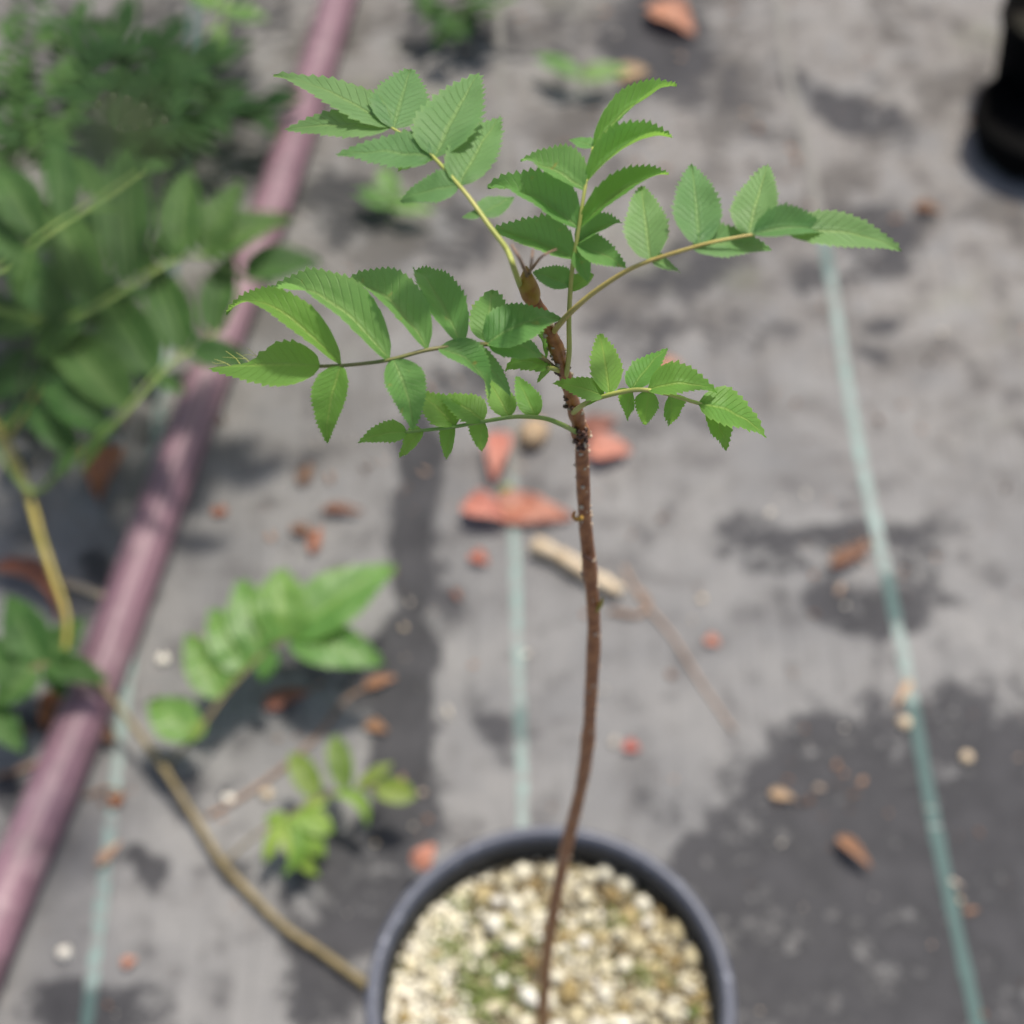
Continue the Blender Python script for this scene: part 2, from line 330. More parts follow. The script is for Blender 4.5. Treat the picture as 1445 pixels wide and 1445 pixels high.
def build_ground():
    x0, x1, y0, y1, st = -.85, .85, .15, 1.75, .005
    nx = int((x1-x0)/st)+1; ny = int((y1-y0)/st)+1
    far = 60
    xs = [-far, -12, -4, -2, -1.2]+[x0+i*st for i in range(nx)]+[1.2, 2, 4, 12, far]
    ys = [-far, -12, -3, -1, -.2]+[y0+i*st for i in range(ny)]+[2.1, 3, 5, 12, far]
    vs = []; wet = []
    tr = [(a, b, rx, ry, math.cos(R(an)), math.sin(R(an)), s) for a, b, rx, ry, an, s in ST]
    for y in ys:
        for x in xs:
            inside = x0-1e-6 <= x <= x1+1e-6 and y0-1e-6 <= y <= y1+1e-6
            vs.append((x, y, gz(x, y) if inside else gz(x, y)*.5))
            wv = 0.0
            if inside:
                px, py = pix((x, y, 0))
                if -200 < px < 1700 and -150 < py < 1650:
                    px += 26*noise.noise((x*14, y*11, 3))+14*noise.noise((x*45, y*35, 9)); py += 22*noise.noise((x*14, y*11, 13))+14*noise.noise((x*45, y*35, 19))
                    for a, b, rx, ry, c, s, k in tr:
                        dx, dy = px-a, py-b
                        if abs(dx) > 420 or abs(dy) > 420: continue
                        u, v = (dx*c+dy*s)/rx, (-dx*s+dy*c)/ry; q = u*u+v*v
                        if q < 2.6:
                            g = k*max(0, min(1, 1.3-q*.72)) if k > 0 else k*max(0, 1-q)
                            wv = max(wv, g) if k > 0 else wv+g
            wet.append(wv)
    W = len(xs); fs = [(j*W+i, j*W+i+1, (j+1)*W+i+1, (j+1)*W+i) for j in range(len(ys)-1) for i in range(W-1)]
    me = bpy.data.meshes.new('ground'); me.from_pydata(vs, [], fs); me.materials.append(M_ground)
    me.polygons.foreach_set('use_smooth', [True]*len(fs))
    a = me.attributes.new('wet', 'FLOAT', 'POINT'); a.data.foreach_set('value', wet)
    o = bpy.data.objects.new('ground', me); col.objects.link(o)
    return tag(o, 'grey woven weed mat with damp stains and painted shade under everything', kind='structure')
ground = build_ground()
def stripe(pts, wd=.0115, gaps=(), wet_shade_spans=()):  # spans darken for damp and painted shade, negative ones fade to dust
    P = catmull([G(a, b) for a, b in pts], 26); mb = MB(); vs = []; fs = []; tone = []
    keep = []
    for i, p in enumerate(P):
        px, py = pix(p); k = 1.0
        keep.append(not any(a < py < b for a, b in gaps))
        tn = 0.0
        for a, b, s in wet_shade_spans:
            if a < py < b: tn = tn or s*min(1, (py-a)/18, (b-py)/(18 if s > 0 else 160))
        hw = wd/2*(1+.22*noise.noise((p.y*40, p.x, 3))+.2*noise.noise((p.y*170, p.x, 7)))
        for q in (-1, 0, 1):
            x = p.x+q*hw; vs.append((x, p.y, gz(x, p.y)+.0009+(.0005 if q == 0 else 0))); tone.append(tn)
    for i in range(len(P)-1):
        if keep[i] and keep[i+1]:
            for q in (0, 1): fs.append((i*3+q, i*3+q+1, i*3+q+4, i*3+q+3))
    mb.v = vs; mb.f = fs; mb.m = [0]*len(fs); mb.uv = [(0, 0)]*len(vs); mb.c = tone
    return mb.build('stripe', M_stripe, ground)
stripe([(90, 1700), (123, 1445), (152, 1200), (180, 960), (206, 760), (235, 480), (262, 190), (280, -60)], wd=.0086, wet_shade_spans=[(1385, 1500, .8), (-100, 470, .85), (640, 860, -.5)])
stripe([(748, 1600), (741, 1250), (737, 1100), (731, 930), (725, 740), (718, 500), (708, 200), (700, -60)], wd=.0078, wet_shade_spans=[(985, 1060, .6), (-100, 760, -1.1)])
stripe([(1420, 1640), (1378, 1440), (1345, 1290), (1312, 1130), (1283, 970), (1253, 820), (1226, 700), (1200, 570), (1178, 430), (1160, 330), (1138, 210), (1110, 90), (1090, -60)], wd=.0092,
       wet_shade_spans=[(800, 890, .8), (1138, 1170, 1.6), (985, 1600, 1.05), (330, 400, .6), (-90, 480, -.95)])

# ------------------------------------------------------------------ leaves
def leaflet(mb, B, T, W, Nn, sag=.06, fold=12, sick=0., teeth=10, serr=.05, cup=.0, twist=0, mat=0, bite=None, seed=0, wav=.03, droop=0, sp=.30, ex=1.45):
    B = Vector(B); T = Vector(T); d = T-B; L = d.length; x = d/L
    n = Nn-x*Nn.dot(x)
    if n.length < .2: n = (CAM-B); n = n-x*n.dot(x)
    n.normalize(); s = x.cross(n)
    rows = []; vv = []
    nr = 2*teeth+5
    for i in range(nr+1): vv.append(i/nr)
    cols = (-1, -.66, -.33, 0, .33, .66, 1); vs = []; uvs = []
    fc, fs_ = math.cos(R(fold)), math.sin(R(fold))
    for i, v in enumerate(vv):
        sh = math.sqrt(max(0, 1-(1-v/sp)**2)) if v < sp else 1-((v-sp)/(1-sp))**ex
        sh = max(sh, .018)
        for c in cols:
            hw = W/2*sh; vq = v
            if abs(c) == 1 and .1 < v < .985 and serr > 0:
                if i % 2: hw += serr*W*(.5+.5*sh)*(.55+1.3*abs(noise.noise((i*1.7, seed, c)))); vq = v+.6/nr
                elif v < .9: vq = v-.15/nr
            if bite and c*bite[0] > 0 and v > bite[1]:
                lim = max(.08, bite[2]+(1-bite[2])*max(0, 1-(v-bite[1])/.22)+.16*noise.noise((v*26, seed, 1))); hw = min(hw, hw*lim/max(abs(c), .01)) if abs(c) > lim else hw
            tw = R(twist)*(v-.3); sv = s*math.cos(tw)+n*math.sin(tw); nv = n*math.cos(tw)-s*math.sin(tw)
            wv = wav*W*noise.noise((v*5+seed*3.7, c*1.5, seed*1.3))
            p = B+x*(L*vq)+n*(sag*L*4*v*(1-v)-droop*L*v*v*0)+s*(sick*L*4*v*(1-v))+sv*(c*hw*fc)+nv*(abs(c)*hw*fs_-cup*W*c*c*sh+wv)
            vs.append(p); uvs.append((.5+c/2, v))
    k = len(cols); fs = []
    for i in range(nr):
        for j in range(k-1): fs.append((i*k+j, i*k+j+1, (i+1)*k+j+1, (i+1)*k+j))
    mb.add(vs, fs, mat, uvs)
    return x, n, s, L
ZUP = Vector((0, 0, 1))
def width_from_px(B, T, Nn, wpx, lo=.24, hi=.62):
    d = T-B; L = d.length; x = d/L; n = Nn-x*Nn.dot(x)
    if n.length < .2: n = (CAM-B); n = n-x*n.dot(x)
    n.normalize(); s = x.cross(n); mid = (B+T)/2; v = (mid-CAM); dist = v.length; v.normalize()
    xp = x-v*x.dot(v); xp = xp.normalized() if xp.length > 1e-4 else Vector((1, 0, 0))
    sp = s-v*s.dot(v); sp = sp-xp*sp.dot(xp); f = max(.4, sp.length)
    W = wpx*dist/F/f
    return max(lo*L, min(hi*L, W))
def rach_pts(spec):
    return catmull([aty(a, b, -c) if c < 0 else atz(a, b, c) for a, b, c in spec], 10)
def compound(root, org, name, spec, lets, mat, stalk, r0=.0011, r1=.0005, teeth=13, serr=.078, var=14, sub='leaflet', snap=True, lo=.24, hi=.62):
    """a stalk with its leaflets; lets = (base px, tip px, width px, tip rise, sag, fold, roll[, dict])"""
    P = rach_pts(spec); mb = MB(); tube(mb, P, r0, r1, raw=True, seg=8)
    rp = [pix(p) for p in P]; todo = []
    for i, le in enumerate(lets):
        bx, by, tx, ty, wp, dz, sag, fold, roll = le[:9]; k = dict(le[9]) if len(le) > 9 else {}
        j = min(range(len(P)), key=lambda q: (rp[q][0]-bx)**2+(rp[q][1]-by)**2)
        B = P[j] if snap else atz(bx, by, P[j].z)
        gap = math.hypot(rp[j][0]-bx, rp[j][1]-by)
        if gap > 12:
            B2 = atz(bx, by, P[j].z+.001); tube(mb, [P[j], (P[j]+B2)/2, B2], r1*.9, r1*.7, sub=3, seg=6); B = B2
        T = atz(tx, ty, max(.004, B.z+dz))
        n = ZUP.copy(); d = (T-B).normalized(); n = n-d*n.dot(d); n.normalize()
        n = Matrix.Rotation(R(roll+rnd.uniform(-var, var)*.5), 3, d) @ n
        W = width_from_px(B, T, n, wp, lo, hi); todo.append((B, T, W, n, sag, fold, k, i))
    ro = mb.build(name, stalk, root)
    for B, T, W, n, sag, fold, k, i in todo:
        m = MB(); mt = k.pop('mat', mat); bite = k.get('bite')
        k.setdefault('twist', rnd.uniform(-16, 16)); k.setdefault('wav', rnd.uniform(.04, .10)); sag *= rnd.uniform(.85, 1.25)
        k.setdefault('teeth', teeth); k.setdefault('serr', serr)
        x, nn, s, L = leaflet(m, B, T, W, n, sag=sag, fold=fold, seed=i+rnd.random()*20, **k)
        mats = [mt]
        if bite:      # bare veins left where the blade is eaten
            mats.append(M_petiole)
            for q in range(4):
                v = bite[1]+.08+(.80-bite[1])*q/4; a = B+x*(L*v)+nn*(sag*L*4*v*(1-v)); sh = 1-((v-.36)/.64)**2
                e = a+s*(bite[0]*W*.5*sh*rnd.uniform(.6, .95))+x*(L*.16); mdl = (a+e)/2-x*L*.02
                tube(m, [a, mdl, e], .00014, .00006, sub=3, seg=5, mat=1); tube(m, [mdl, (mdl+e)/2+s*(bite[0]*-.0008)+x*.001, mdl+x*(L*.12)+s*bite[0]*.0004], .00009, .00005, sub=2, seg=4, mat=1)
        m.build(sub, mats, ro)
    return ro

# ------------------------------------------------------------------ the potted sapling
PC = atz(777, 1406, .2); PC.z = 0                     # pot stands here
YS = PC.y
sap = empty('sapling', (PC.x, PC.y, .178), label='young rowan sapling with serrated pinnate leaves growing in the gritty pot', cat='sapling')
stem_spec = [(763, 1490), (768, 1400), (774, 1330), (790, 1240), (803, 1180), (820, 1110), (829, 1050), (835, 960), (838, 880), (832, 800), (825, 730), (822, 660), (819, 610), (806, 560), (793, 515), (779, 475), (760, 435), (746, 408)]
SP = [aty(a, b, YS+.003*math.sin(i*.7)-.022*max(0, 1-i/8)**1.5) for i, (a, b) in enumerate(stem_spec)]
SPF = catmull(SP, 10)
mb = MB()
def srad(t):
    r = .0033-.0016*min(1, t*1.05)
    r *= 1+.05*math.sin(t*61)+.03*math.sin(t*143+1)
    for c, a, wd in ((.705, .55, .010), (.735, .25, .008), (.79, .18, .008), (.86, .28, .012), (.93, .25, .012), (.52, .10, .01), (.36, .10, .008)):
        r *= 1+a*math.exp(-((t-c)/wd)**2)
    return r
tube(mb, SPF, 0, raw=True, seg=14, rfun=srad)
lr = random.Random(5)
for i in range(170):
    t = .12+.83*lr.random(); k = int(t*(len(SPF)-2)); p = SPF[k]; d = (SPF[k+1]-p).normalized()
    a = lr.uniform(0, 6.28); u = Vector((math.cos(a), math.sin(a), 0)); u = (u-d*u.dot(d)).normalized()
    c = p+u*(srad(t)*1.0); q = lr.uniform(.0003, .00075)
    blob(mb, c, (q*1.2, q*1.2, q*lr.choice((.7, 1.0, 1.6))), i, .2, 1, 0, ICO1)
stem = mb.build('stem', [M_bark, M_lent], sap)
# dark scaly leaf scars round the upper nodes
mb = MB()
for (cx_, cy_, n_) in ((819, 608, 16), (820, 622, 10), (806, 566, 7), (778, 468, 6), (760, 436, 5), (794, 520, 5)):
    c0 = aty(cx_, cy_, YS)
    for i in range(n_):
        a = lr.uniform(0, 6.28); rr = .0018
        p = c0+Vector((rr*math.cos(a), rr*math.sin(a), lr.uniform(-.0022, .0022)))
        blob(mb, p, (.0009, .0009, .0007), i, .5, 0, 0, ICO1)
mb.build('leaf_scar', M_budd, stem)
def bud(pts, prof, mats, label=None):
    m = MB(); P = catmull([aty(a, b, YS-.003) for a, b in pts], 8)
    tube(m, P, 0, raw=True, seg=12, rfun=lambda t: prof(t)); o = m.build('bud', mats, stem)
    if label: o['label'] = label
bud([(752, 424), (748, 412), (744, 396), (743, 376)], lambda t: max(.0003, .0029*math.sin(math.pi*min(1, .22+t*.78))**.8), M_bud, 'fat pointed olive brown bud at the tip')
bud([(822, 730), (814, 733), (809, 728), (811, 722)], lambda t: .0009*(1-.5*t), M_bud)
bud([(835, 790), (826, 785), (823, 781)], lambda t: .0007*(1-.6*t), M_budd)
bud([(829, 1078), (826, 1072), (828, 1066)], lambda t: .0014*math.sin(math.pi*(.25+.7*t)), plain('red_bud', (.28, .05, .04), (.36, .09, .06), 200, .4))
bud([(842, 862), (848, 852), (850, 844)], lambda t: .0009*math.sin(math.pi*(.3+.65*t)), plain('olive_bud', (.3, .24, .03), (.36, .3, .06), 200, .4))
# twiggy old stalk bits beside the bud
mb = MB(); tube(mb, [aty(745, 392, YS), atz(735, 368, .835), atz(722, 345, .838)], .0006, .0003, seg=6); tube(mb, [aty(747, 388, YS), atz(750, 372, .835), atz(752, 352, .84)], .0005, .0003, seg=6)
tube(mb, [aty(750, 380, YS), atz(765, 362, .832), atz(785, 352, .828)], .0004, .0003, seg=6)
mb.build('dry_stalk', M_twig, stem)

LF = M_leaf
def zst(px, py): return aty(px, py, YS).z
# upper left leaf
compound(sap, None, 'leaf', [(750, 436, -(YS+.002)), (736, 408, -(YS+.001)), (726, 380, .825), (715, 352, .829), (690, 318, .832), (665, 283, .834), (648, 262, .835), (614, 224, .835), (585, 200, .834), (552, 180, .832)], [
    (545, 176, 386, 107, 36, -.008, .07, 14, 4), (552, 181, 402, 183, 40, -.008, .03, 12, -4), (556, 180, 580, 97, 74, -.004, .05, 10, 0, dict(wav=.05)),
    (614, 224, 676, 104, 80, -.004, .04, 16, -6), (611, 224, 474, 219, 46, -.006, .05, 8, 0), (649, 263, 706, 164, 62, -.003, .04, 16, -4),
    (648, 264, 565, 284, 42, -.006, .06, 8, 0), (684, 298, 726, 279, 30, -.003, .05, 10, 0), (684, 302, 652, 307, 28, -.002, .05, 6, 0), (612, 226, 562, 238, 22, -.012, .02, 6, 0, dict(mat=M_leaf_y))],
    LF, M_petiole, .0009, .0004, teeth=11, serr=.095)
# upper middle leaf
compound(sap, None, 'leaf', [(797, 540, zst(797, 540)), (803, 500, .772), (803, 450, .79), (807, 385, .808), (817, 321, .82), (826, 264, .828), (837, 208, .832)], [
    (835, 207, 955, 121, 46, -.004, .14, 58, 8, dict(mat=M_leaf_y)), (830, 258, 949, 194, 54, -.003, .15, 60, 4, dict(mat=M_leaf_y)), (838, 210, 803, 197, 26, -.002, .06, 8, 0),
    (825, 268, 735, 227, 68, -.005, .10, 42, 0), (815, 320, 944, 246, 58, -.003, .13, 60, 4, dict(mat=M_leaf_y)), (815, 320, 688, 264, 66, -.006, .12, 44, 0),
    (812, 366, 694, 326, 60, -.005, .10, 38, 0), (820, 346, 878, 314, 44, -.002, .10, 48, 0), (818, 348, 884, 378, 46, -.007, .08, 12, 0), (806, 352, 830, 398, 26, -.008, .06, 10, 0),
    (803, 408, 752, 384, 34, -.003, .06, 16, 0), (803, 410, 838, 387, 24, -.002, .06, 22, 0, dict(mat=M_leaf_y))], M_leaf_m, M_petiole, .00085, .0004, teeth=12, serr=.09)
# right leaf
compound(sap, None, 'leaf', [(778, 472, zst(778, 472)), (800, 446, .80), (835, 415, .811), (880, 385, .82), (918, 368, .826), (982, 348, .832), (1024, 338, .834), (1079, 329, .834), (1140, 326, .832)], [
    (917, 366, 905, 262, 60, -.001, .07, 16, -6), (919, 368, 960, 385, 40, -.007, .06, 10, 0, dict(teeth=6)), (985, 345, 976, 231, 64, .0, .06, 14, -6), (978, 347, 1089, 353, 44, -.008, .10, 20, 6),
    (1058, 330, 1084, 232, 60, .0, .04, 12, -4), (1062, 330, 1172, 330, 50, -.004, .14, 40, 4, dict(mat=LF)), (1110, 326, 1272, 354, 46, -.008, .12, 16, 6)], LF, M_petiole_o, .0009, .0003)
# big left leaf
compound(sap, None, 'leaf', [(784, 520, zst(784, 520)), (765, 505, .775), (735, 492, .786), (690, 486, .793), (650, 488, .796), (603, 494, .797), (549, 508, .796), (495, 515, .794), (452, 517, .792)], [
    (452, 517, 294, 520, 60, -.006, .04, 8, -8, dict(mat=M_leaf_y, bite=(1, .42, .10), teeth=12)), (482, 514, 319, 443, 54, -.008, .22, 44, 2, dict(mat=M_leaf_y, sick=.0)),
    (549, 508, 376, 416, 66, -.010, .16, 46, 2), (601, 493, 483, 403, 68, -.008, .15, 46, 2), (480, 515, 462, 626, 56, -.016, .14, 34, 0, dict(mat=M_leaf_y)), (552, 508, 583, 608, 72, -.014, .18, 32, -8),
    (650, 486, 585, 380, 68, -.006, .10, 42, 0), (692, 484, 694, 409, 54, -.002, .05, 14, 0, dict(teeth=7, ex=2.2)), (618, 492, 690, 562, 80, -.012, .2, 26, -10), (684, 487, 794, 449, 62, -.003, .14, 16, 6), (690, 487, 765, 505, 66, -.010, .12, 8, 0), (640, 489, 720, 560, 30, -.02, .1, 10, 0)],
    M_leaf_m, M_dstalk, .0007, .0005, teeth=16, serr=.06)
# lower left leaf
compound(sap, None, 'leaf', [(814, 610, zst(814, 610)), (790, 598, .742), (766, 590, .747), (729, 588, .750), (692, 593, .751), (642, 602, .75), (600, 607, .748), (572, 610, .746)], [
    (575, 609, 505, 625, 30, -.004, .10, 14, 0), (596, 607, 564, 646, 26, -.010, .05, 14, 0), (640, 601, 588, 556, 52, -.001, .08, 14, 0), (640, 603, 630, 648, 36, -.014, .06, 20, 0, dict(ex=1.2, sp=.22)), (681, 594, 618, 560, 50, -.001, .10, 12, 0),
    (681, 594, 680, 637, 34, -.014, .06, 20, 0, dict(ex=1.2, sp=.22)), (717, 589, 686, 533, 36, .0, .06, 14, 0), (756, 588, 728, 531, 34, .0, .05, 14, 0)], M_leaf_y, M_green_st, .0008, .0005, teeth=9, serr=.08)
# lower right leaf
compound(sap, None, 'leaf', [(809, 582, zst(809, 582)), (822, 572, .757), (843, 562, .764), (878, 553, .769), (907, 550, .771), (942, 556, .771), (982, 568, .768), (1011, 575, .765)], [
    (860, 556, 846, 472, 44, -.008, .06, 18, -6), (889, 551, 942, 491, 36, -.004, .06, 12, 0), (854, 558, 780, 541, 30, -.002, .08, 12, 0), (893, 551, 886, 594, 34, -.014, .06, 22, 0, dict(ex=1.15, sp=.22)), (918, 551, 910, 600, 36, -.015, .06, 22, 0, dict(ex=1.15, sp=.22)),
    (947, 557, 943, 601, 34, -.014, .06, 22, 0, dict(ex=1.15, sp=.22)), (915, 551, 1012, 554, 58, -.002, .17, 30, 6), (985, 568, 1081, 618, 48, -.010, .12, 12, 0), (1000, 573, 1024, 636, 38, -.013, .08, 14, 0), (843, 562, 826, 573, 16, -.004, .06, 10, 0)], M_leaf_y, M_petiole, .0009, .0005, teeth=9, serr=.08)
# small leaves close to the stem
compound(sap, None, 'leaf', [(790, 523, zst(790, 523)), (780, 520, .768), (772, 519, .771)], [(774, 519, 713, 524, 30, -.004, .22, 10, 0), (778, 521, 758, 540, 24, -.008, .05, 10, 0)], M_leaf_y, M_petiole, .0009, .0006, teeth=7)
compound(sap, None, 'leaf', [(768, 452, zst(768, 452)), (764, 462, zst(768, 452)-.002), (758, 470, zst(768, 452)-.003)], [(758, 468, 738, 432, 22, .0, .05, 10, 0), (760, 470, 772, 508, 22, -.012, .05, 10, 0)], M_leaf_y, M_petiole, .0008, .0006, teeth=6)

# ------------------------------------------------------------------ pot and potting mix
pot = empty('nursery_pot', (PC.x, PC.y, gz(PC.x, PC.y)), label='round dark plastic nursery pot holding the rowan sapling, at the bottom', cat='plant pot')
pz = (PC.x, PC.y, .0045)
mb = MB(); lathe(mb, [(.001, .004), (.078, .002), (.082, .0), (.084, .006), (.0965, .176), (.0966, .1785), (.0972, .1905), (.0964, .1905), (.0955, .176), (.0935, .16), (.080, .02), (.001, .018)], pz); mb.build('pot_wall', M_pot, pot)
mb = MB(); lathe(mb, [(.0968, .172), (.1040, .171), (.1066, .176), (.1070, .188), (.1058, .1945), (.1030, .197), (.1005, .1965), (.0985, .194), (.0976, .190), (.0970, .178)], pz, closed=True); mb.build('rim', M_rim, pot)
rs = random.Random(9)
mix_o = (PC.x, PC.y, .02)
def soil_z(r, a): return .1768+.004*(1-(r/.09)**2)+.0018*noise.noise((r*math.cos(a)*30, r*math.sin(a)*30, 2))
mb = MB(); vs = []; fs = []
nr, na = 22, 64
for i in range(nr+1):
    for k in range(na):
        r = .0004+(.0948-.0004)*i/nr; a = 2*math.pi*k/na; vs.append((PC.x+r*math.cos(a), PC.y+r*math.sin(a), soil_z(r, a)))
for i in range(nr):
    for k in range(na): k2 = (k+1) % na; fs.append((i*na+k, i*na+k2, (i+1)*na+k2, (i+1)*na+k))
b0 = len(vs)
for k in range(na): a = 2*math.pi*k/na; vs.append((PC.x+.081*math.cos(a), PC.y+.081*math.sin(a), .03))
for k in range(na): k2 = (k+1) % na; fs.append((nr*na+k, nr*na+k2, b0+k2, b0+k))
mb.add(vs, fs); soil = mb.build('potting_mix', M_soil, None, org=mix_o)
tag(soil, 'gritty cream potting mix of pumice and perlite inside the dark pot', 'potting mix')
pm = []
for i in range(9):
    m = MB(); blob(m, (0, 0, 0), (1, 1, .8), i+3, .65, 0, 0, ICO2 if i < 0 else ICO1); pm.append(m.mesh('pumice_stone', M_pumice, None))
BARE = [(-.048, .012, .013), (-.036, -.012, .012), (-.052, -.03, .010), (-.03, .03, .012), (-.022, -.03, .012), (.06, -.02, .008), (.03, -.035, .009), (.052, .03, .008), (-.045, .045, .010)]
used = []; cnt = 0; tries = 0
while cnt < 300 and tries < 20000:
    tries += 1
    r = .0912*math.sqrt(rs.random()); a = rs.uniform(0, 6.28)
    if math.sin(a)*r < -.05: continue                         # outside the frame
    left = r*math.cos(a) < -.048
    q = rs.choice((.0024, .0028, .0032, .0038, .0044)) if cnt > 70 else rs.uniform(.0044, .0070)
    if left: q *= .75
    x, y = PC.x+r*math.cos(a), PC.y+r*math.sin(a)
    if any(((x-PC.x)-u)**2+((y-PC.y)-v)**2 < w_*w_ for u, v, w_ in BARE) and rs.random() < .8: continue
    if any((x-u)**2+(y-v)**2 < (.85*(q+s))**2 for u, v, s in used): continue
    if math.hypot(x-SP[0].x, y-SP[0].y) < q+.004: continue
    used.append((x, y, q))
    o = bpy.data.objects.new('pumice_stone', pm[rs.randrange(9)]); col.objects.link(o); o.parent = soil
    o.location = Vector((x, y, soil_z(r, a)+q*.25))-Vector(mix_o); s = q
    o.scale = (s*rs.uniform(.85, 1.25), s*rs.uniform(.85, 1.25), s*rs.uniform(.8, 1.1)); o.rotation_euler = (rs.uniform(-.5, .5), rs.uniform(-.5, .5), rs.uniform(0, 6.28)); cnt += 1
mb = MB()
for i in range(5200):
    r = .0940*math.sqrt(rs.random()); a = rs.uniform(0, 6.28)
    x, y = r*math.cos(a), r*math.sin(a); left = x < -.045+.02*noise.noise((y*40, 1, 1))
    q = rs.uniform(.0006, .0015) if not left else rs.uniform(.0009, .0019)
    tn = rs.uniform(.55, 1) if left else min(1, max(0, rs.gauss(.4, .22)))
    if any((x-u)**2+(y-v)**2 < w_*w_ for u, v, w_ in BARE) and rs.random() < .6: continue
    if not left and noise.noise((x*35, y*35, 7)) > .05 and rs.random() < .75: continue       # bare darker soil shows here
    blob(mb, (PC.x+x, PC.y+y, soil_z(r, a)+q*.4), (q*rs.uniform(.8, 1.3), q, q*.8), i % 50, .6, 0, rs.uniform(0, 3), ICO1, tn)
tag(mb.build('grit', M_grit, soil), kind='stuff')
mb = MB()
for (px, py, sp, n) in ((640, 1335, .008, 50), (690, 1375, .012, 70), (668, 1400, .010, 60), (700, 1420, .007, 50), (640, 1270, .008, 30), (905, 1380, .006, 25), (990, 1440, .006, 25), (720, 1350, .008, 30), (880, 1300, .006, 14)):
    c = atz(px, py, .176)
    for i in range(int(n*1.2)):
        x, y = c.x+rs.gauss(0, sp), c.y+rs.gauss(0, sp); r = math.hypot(x-PC.x, y-PC.y)
        if r > .089: continue
        z = soil_z(r, math.atan2(y-PC.y, x-PC.x)); q = rs.uniform(.0007, .0017)
        blob(mb, (x, y, z+q*1.6), (q, q, q*1.8), i, .6, 0, 0, ICO1)
tag(mb.build('moss', M_moss, soil), kind='stuff')
c = atz(838, 1206, .174)
sed = empty('seedling', c, label='tiny green seedling sprouting at the back of the gritty pot', cat='seedling')
mb = MB(); tube(mb, [c+Vector((0, 0, -.002)), c+Vector((0, 0, .006))], .0005, seg=6); mb.build('stalk', M_green_st, sed)
for sgn in (-1, 1):
    m = MB(); leaflet(m, c+Vector((0, 0, .006)), c+Vector((sgn*.006, -.001, .008)), .004, ZUP, teeth=2, serr=0); m.build('leaf', M_bg, sed)

# ------------------------------------------------------------------ pipe
mb = MB()
PR = .0185
pp = [(-160, 1700), (-60, 1440), (20, 1240), (85, 1090), (150, 925), (205, 775), (262, 620), (318, 465), (365, 340), (405, 225), (440, 115), (476, 0), (520, -140), (590, -360)]
P3 = [G(a, b) for a, b in pp]; P3 = [atz(a, b, gz(q.x, q.y)+PR) for (a, b), q in zip(pp, P3)]
tube(mb, P3, PR, sub=10, seg=28)
tag(mb.build('irrigation_pipe', M_pipe), 'dusty purple irrigation pipe running diagonally across the mat', 'pipe')

# ------------------------------------------------------------------ black pots, upper right
def black_pot(px, py, zr, r, label):
    c = atz(px, py, zr); base = gz(c.x, c.y)
    t = empty('black_pot', (c.x, c.y, base), label=label, cat='plant pot', group='black pots at the upper right edge')
    m = MB(); p0 = (c.x, c.y, base+.001)
    lathe(m, [(.001, .003), (r*.76, .001), (r*.80, .004), (r*.95, zr-.012), (r*.93, zr-.010), (r*.78, .02), (.001, .018)], p0); m.build('pot_wall', M_blackpot, t)
    m = MB(); lathe(m, [(r*.955, zr-.018), (r*.99, zr-.018), (r, zr-.014), (r*.995, zr-.002), (r*.97, zr), (r*.945, zr-.003), (r*.935, zr-.016)], p0, closed=True); m.build('rim', M_blackpot, t)
    m = MB(); vs = [(c.x, c.y, zr-.03)]+[(c.x+r*.9*math.cos(k*.2618), c.y+r*.9*math.sin(k*.2618), zr-.035+.003*math.sin(k*2.3)) for k in range(24)]
    m.add(vs, [(0, k+1, (k+1) % 24+1) for k in range(24)]); s = m.build('potting_mix', M_soild, None, org=(c.x, c.y, zr-.035)); tag(s, 'dark potting mix in the '+('nearer' if py > 100 else 'farther')+' black pot at the right edge', 'potting mix')
black_pot(1474, 160, .045, .066, 'nearer black plastic nursery pot at the upper right edge')
black_pot(1508, 15, .10, .062, 'farther black plastic nursery pot in the upper right corner')

# ------------------------------------------------------------------ broad-leaved plant at the left
c0 = G(-70, 690)
bp = empty('broadleaf_seedling', c0, label='broad leaved green plant with drooping leaflets beside the purple pipe', cat='plant')
mb = MB(); tube(mb, [c0, atz(-60, 600, .1), atz(-45, 480, .2), atz(-30, 400, .25)], .004, .0025, seg=10); mb.build('stem', M_vine, bp)
K = dict(teeth=7, serr=.035, sp=.36, ex=1.65)
K2 = dict(teeth=3, serr=0, sp=.45, ex=2.8)
def T5(L, **kw): return [(*a[:2], a[0]+(a[2]-a[0])*1.12, a[1]+(a[3]-a[1])*1.12, a[4]*1.0, *a[5:], 20, rnd.uniform(-10, 10), dict(kw, **K)) for a in L]
compound(bp, None, 'leaf', [(-50, 560, .15), (40, 690, .10), (95, 645, .13), (111, 634, .14), (153, 603, .15), (185, 572, .155), (236, 515, .16), (280, 487, .16), (320, 455, .155)], T5([
    (108, 637, 46, 575, 48, .004, .08), (143, 610, 66, 548, 58, .006, .08), (181, 575, 78, 470, 76, .006, .08), (220, 532, 145, 408, 72, .008, .08), (262, 497, 220, 380, 64, .01, .06), (302, 472, 324, 366, 52, .01, .06),
    (272, 500, 350, 518, 44, -.012, .08), (225, 530, 258, 552, 24, -.01, .05), (112, 634, 84, 668, 32, -.01, .06), (165, 592, 120, 660, 20, -.02, .06)]), M_bg, M_green_st, .0022, .0014, lo=.3, hi=.6)
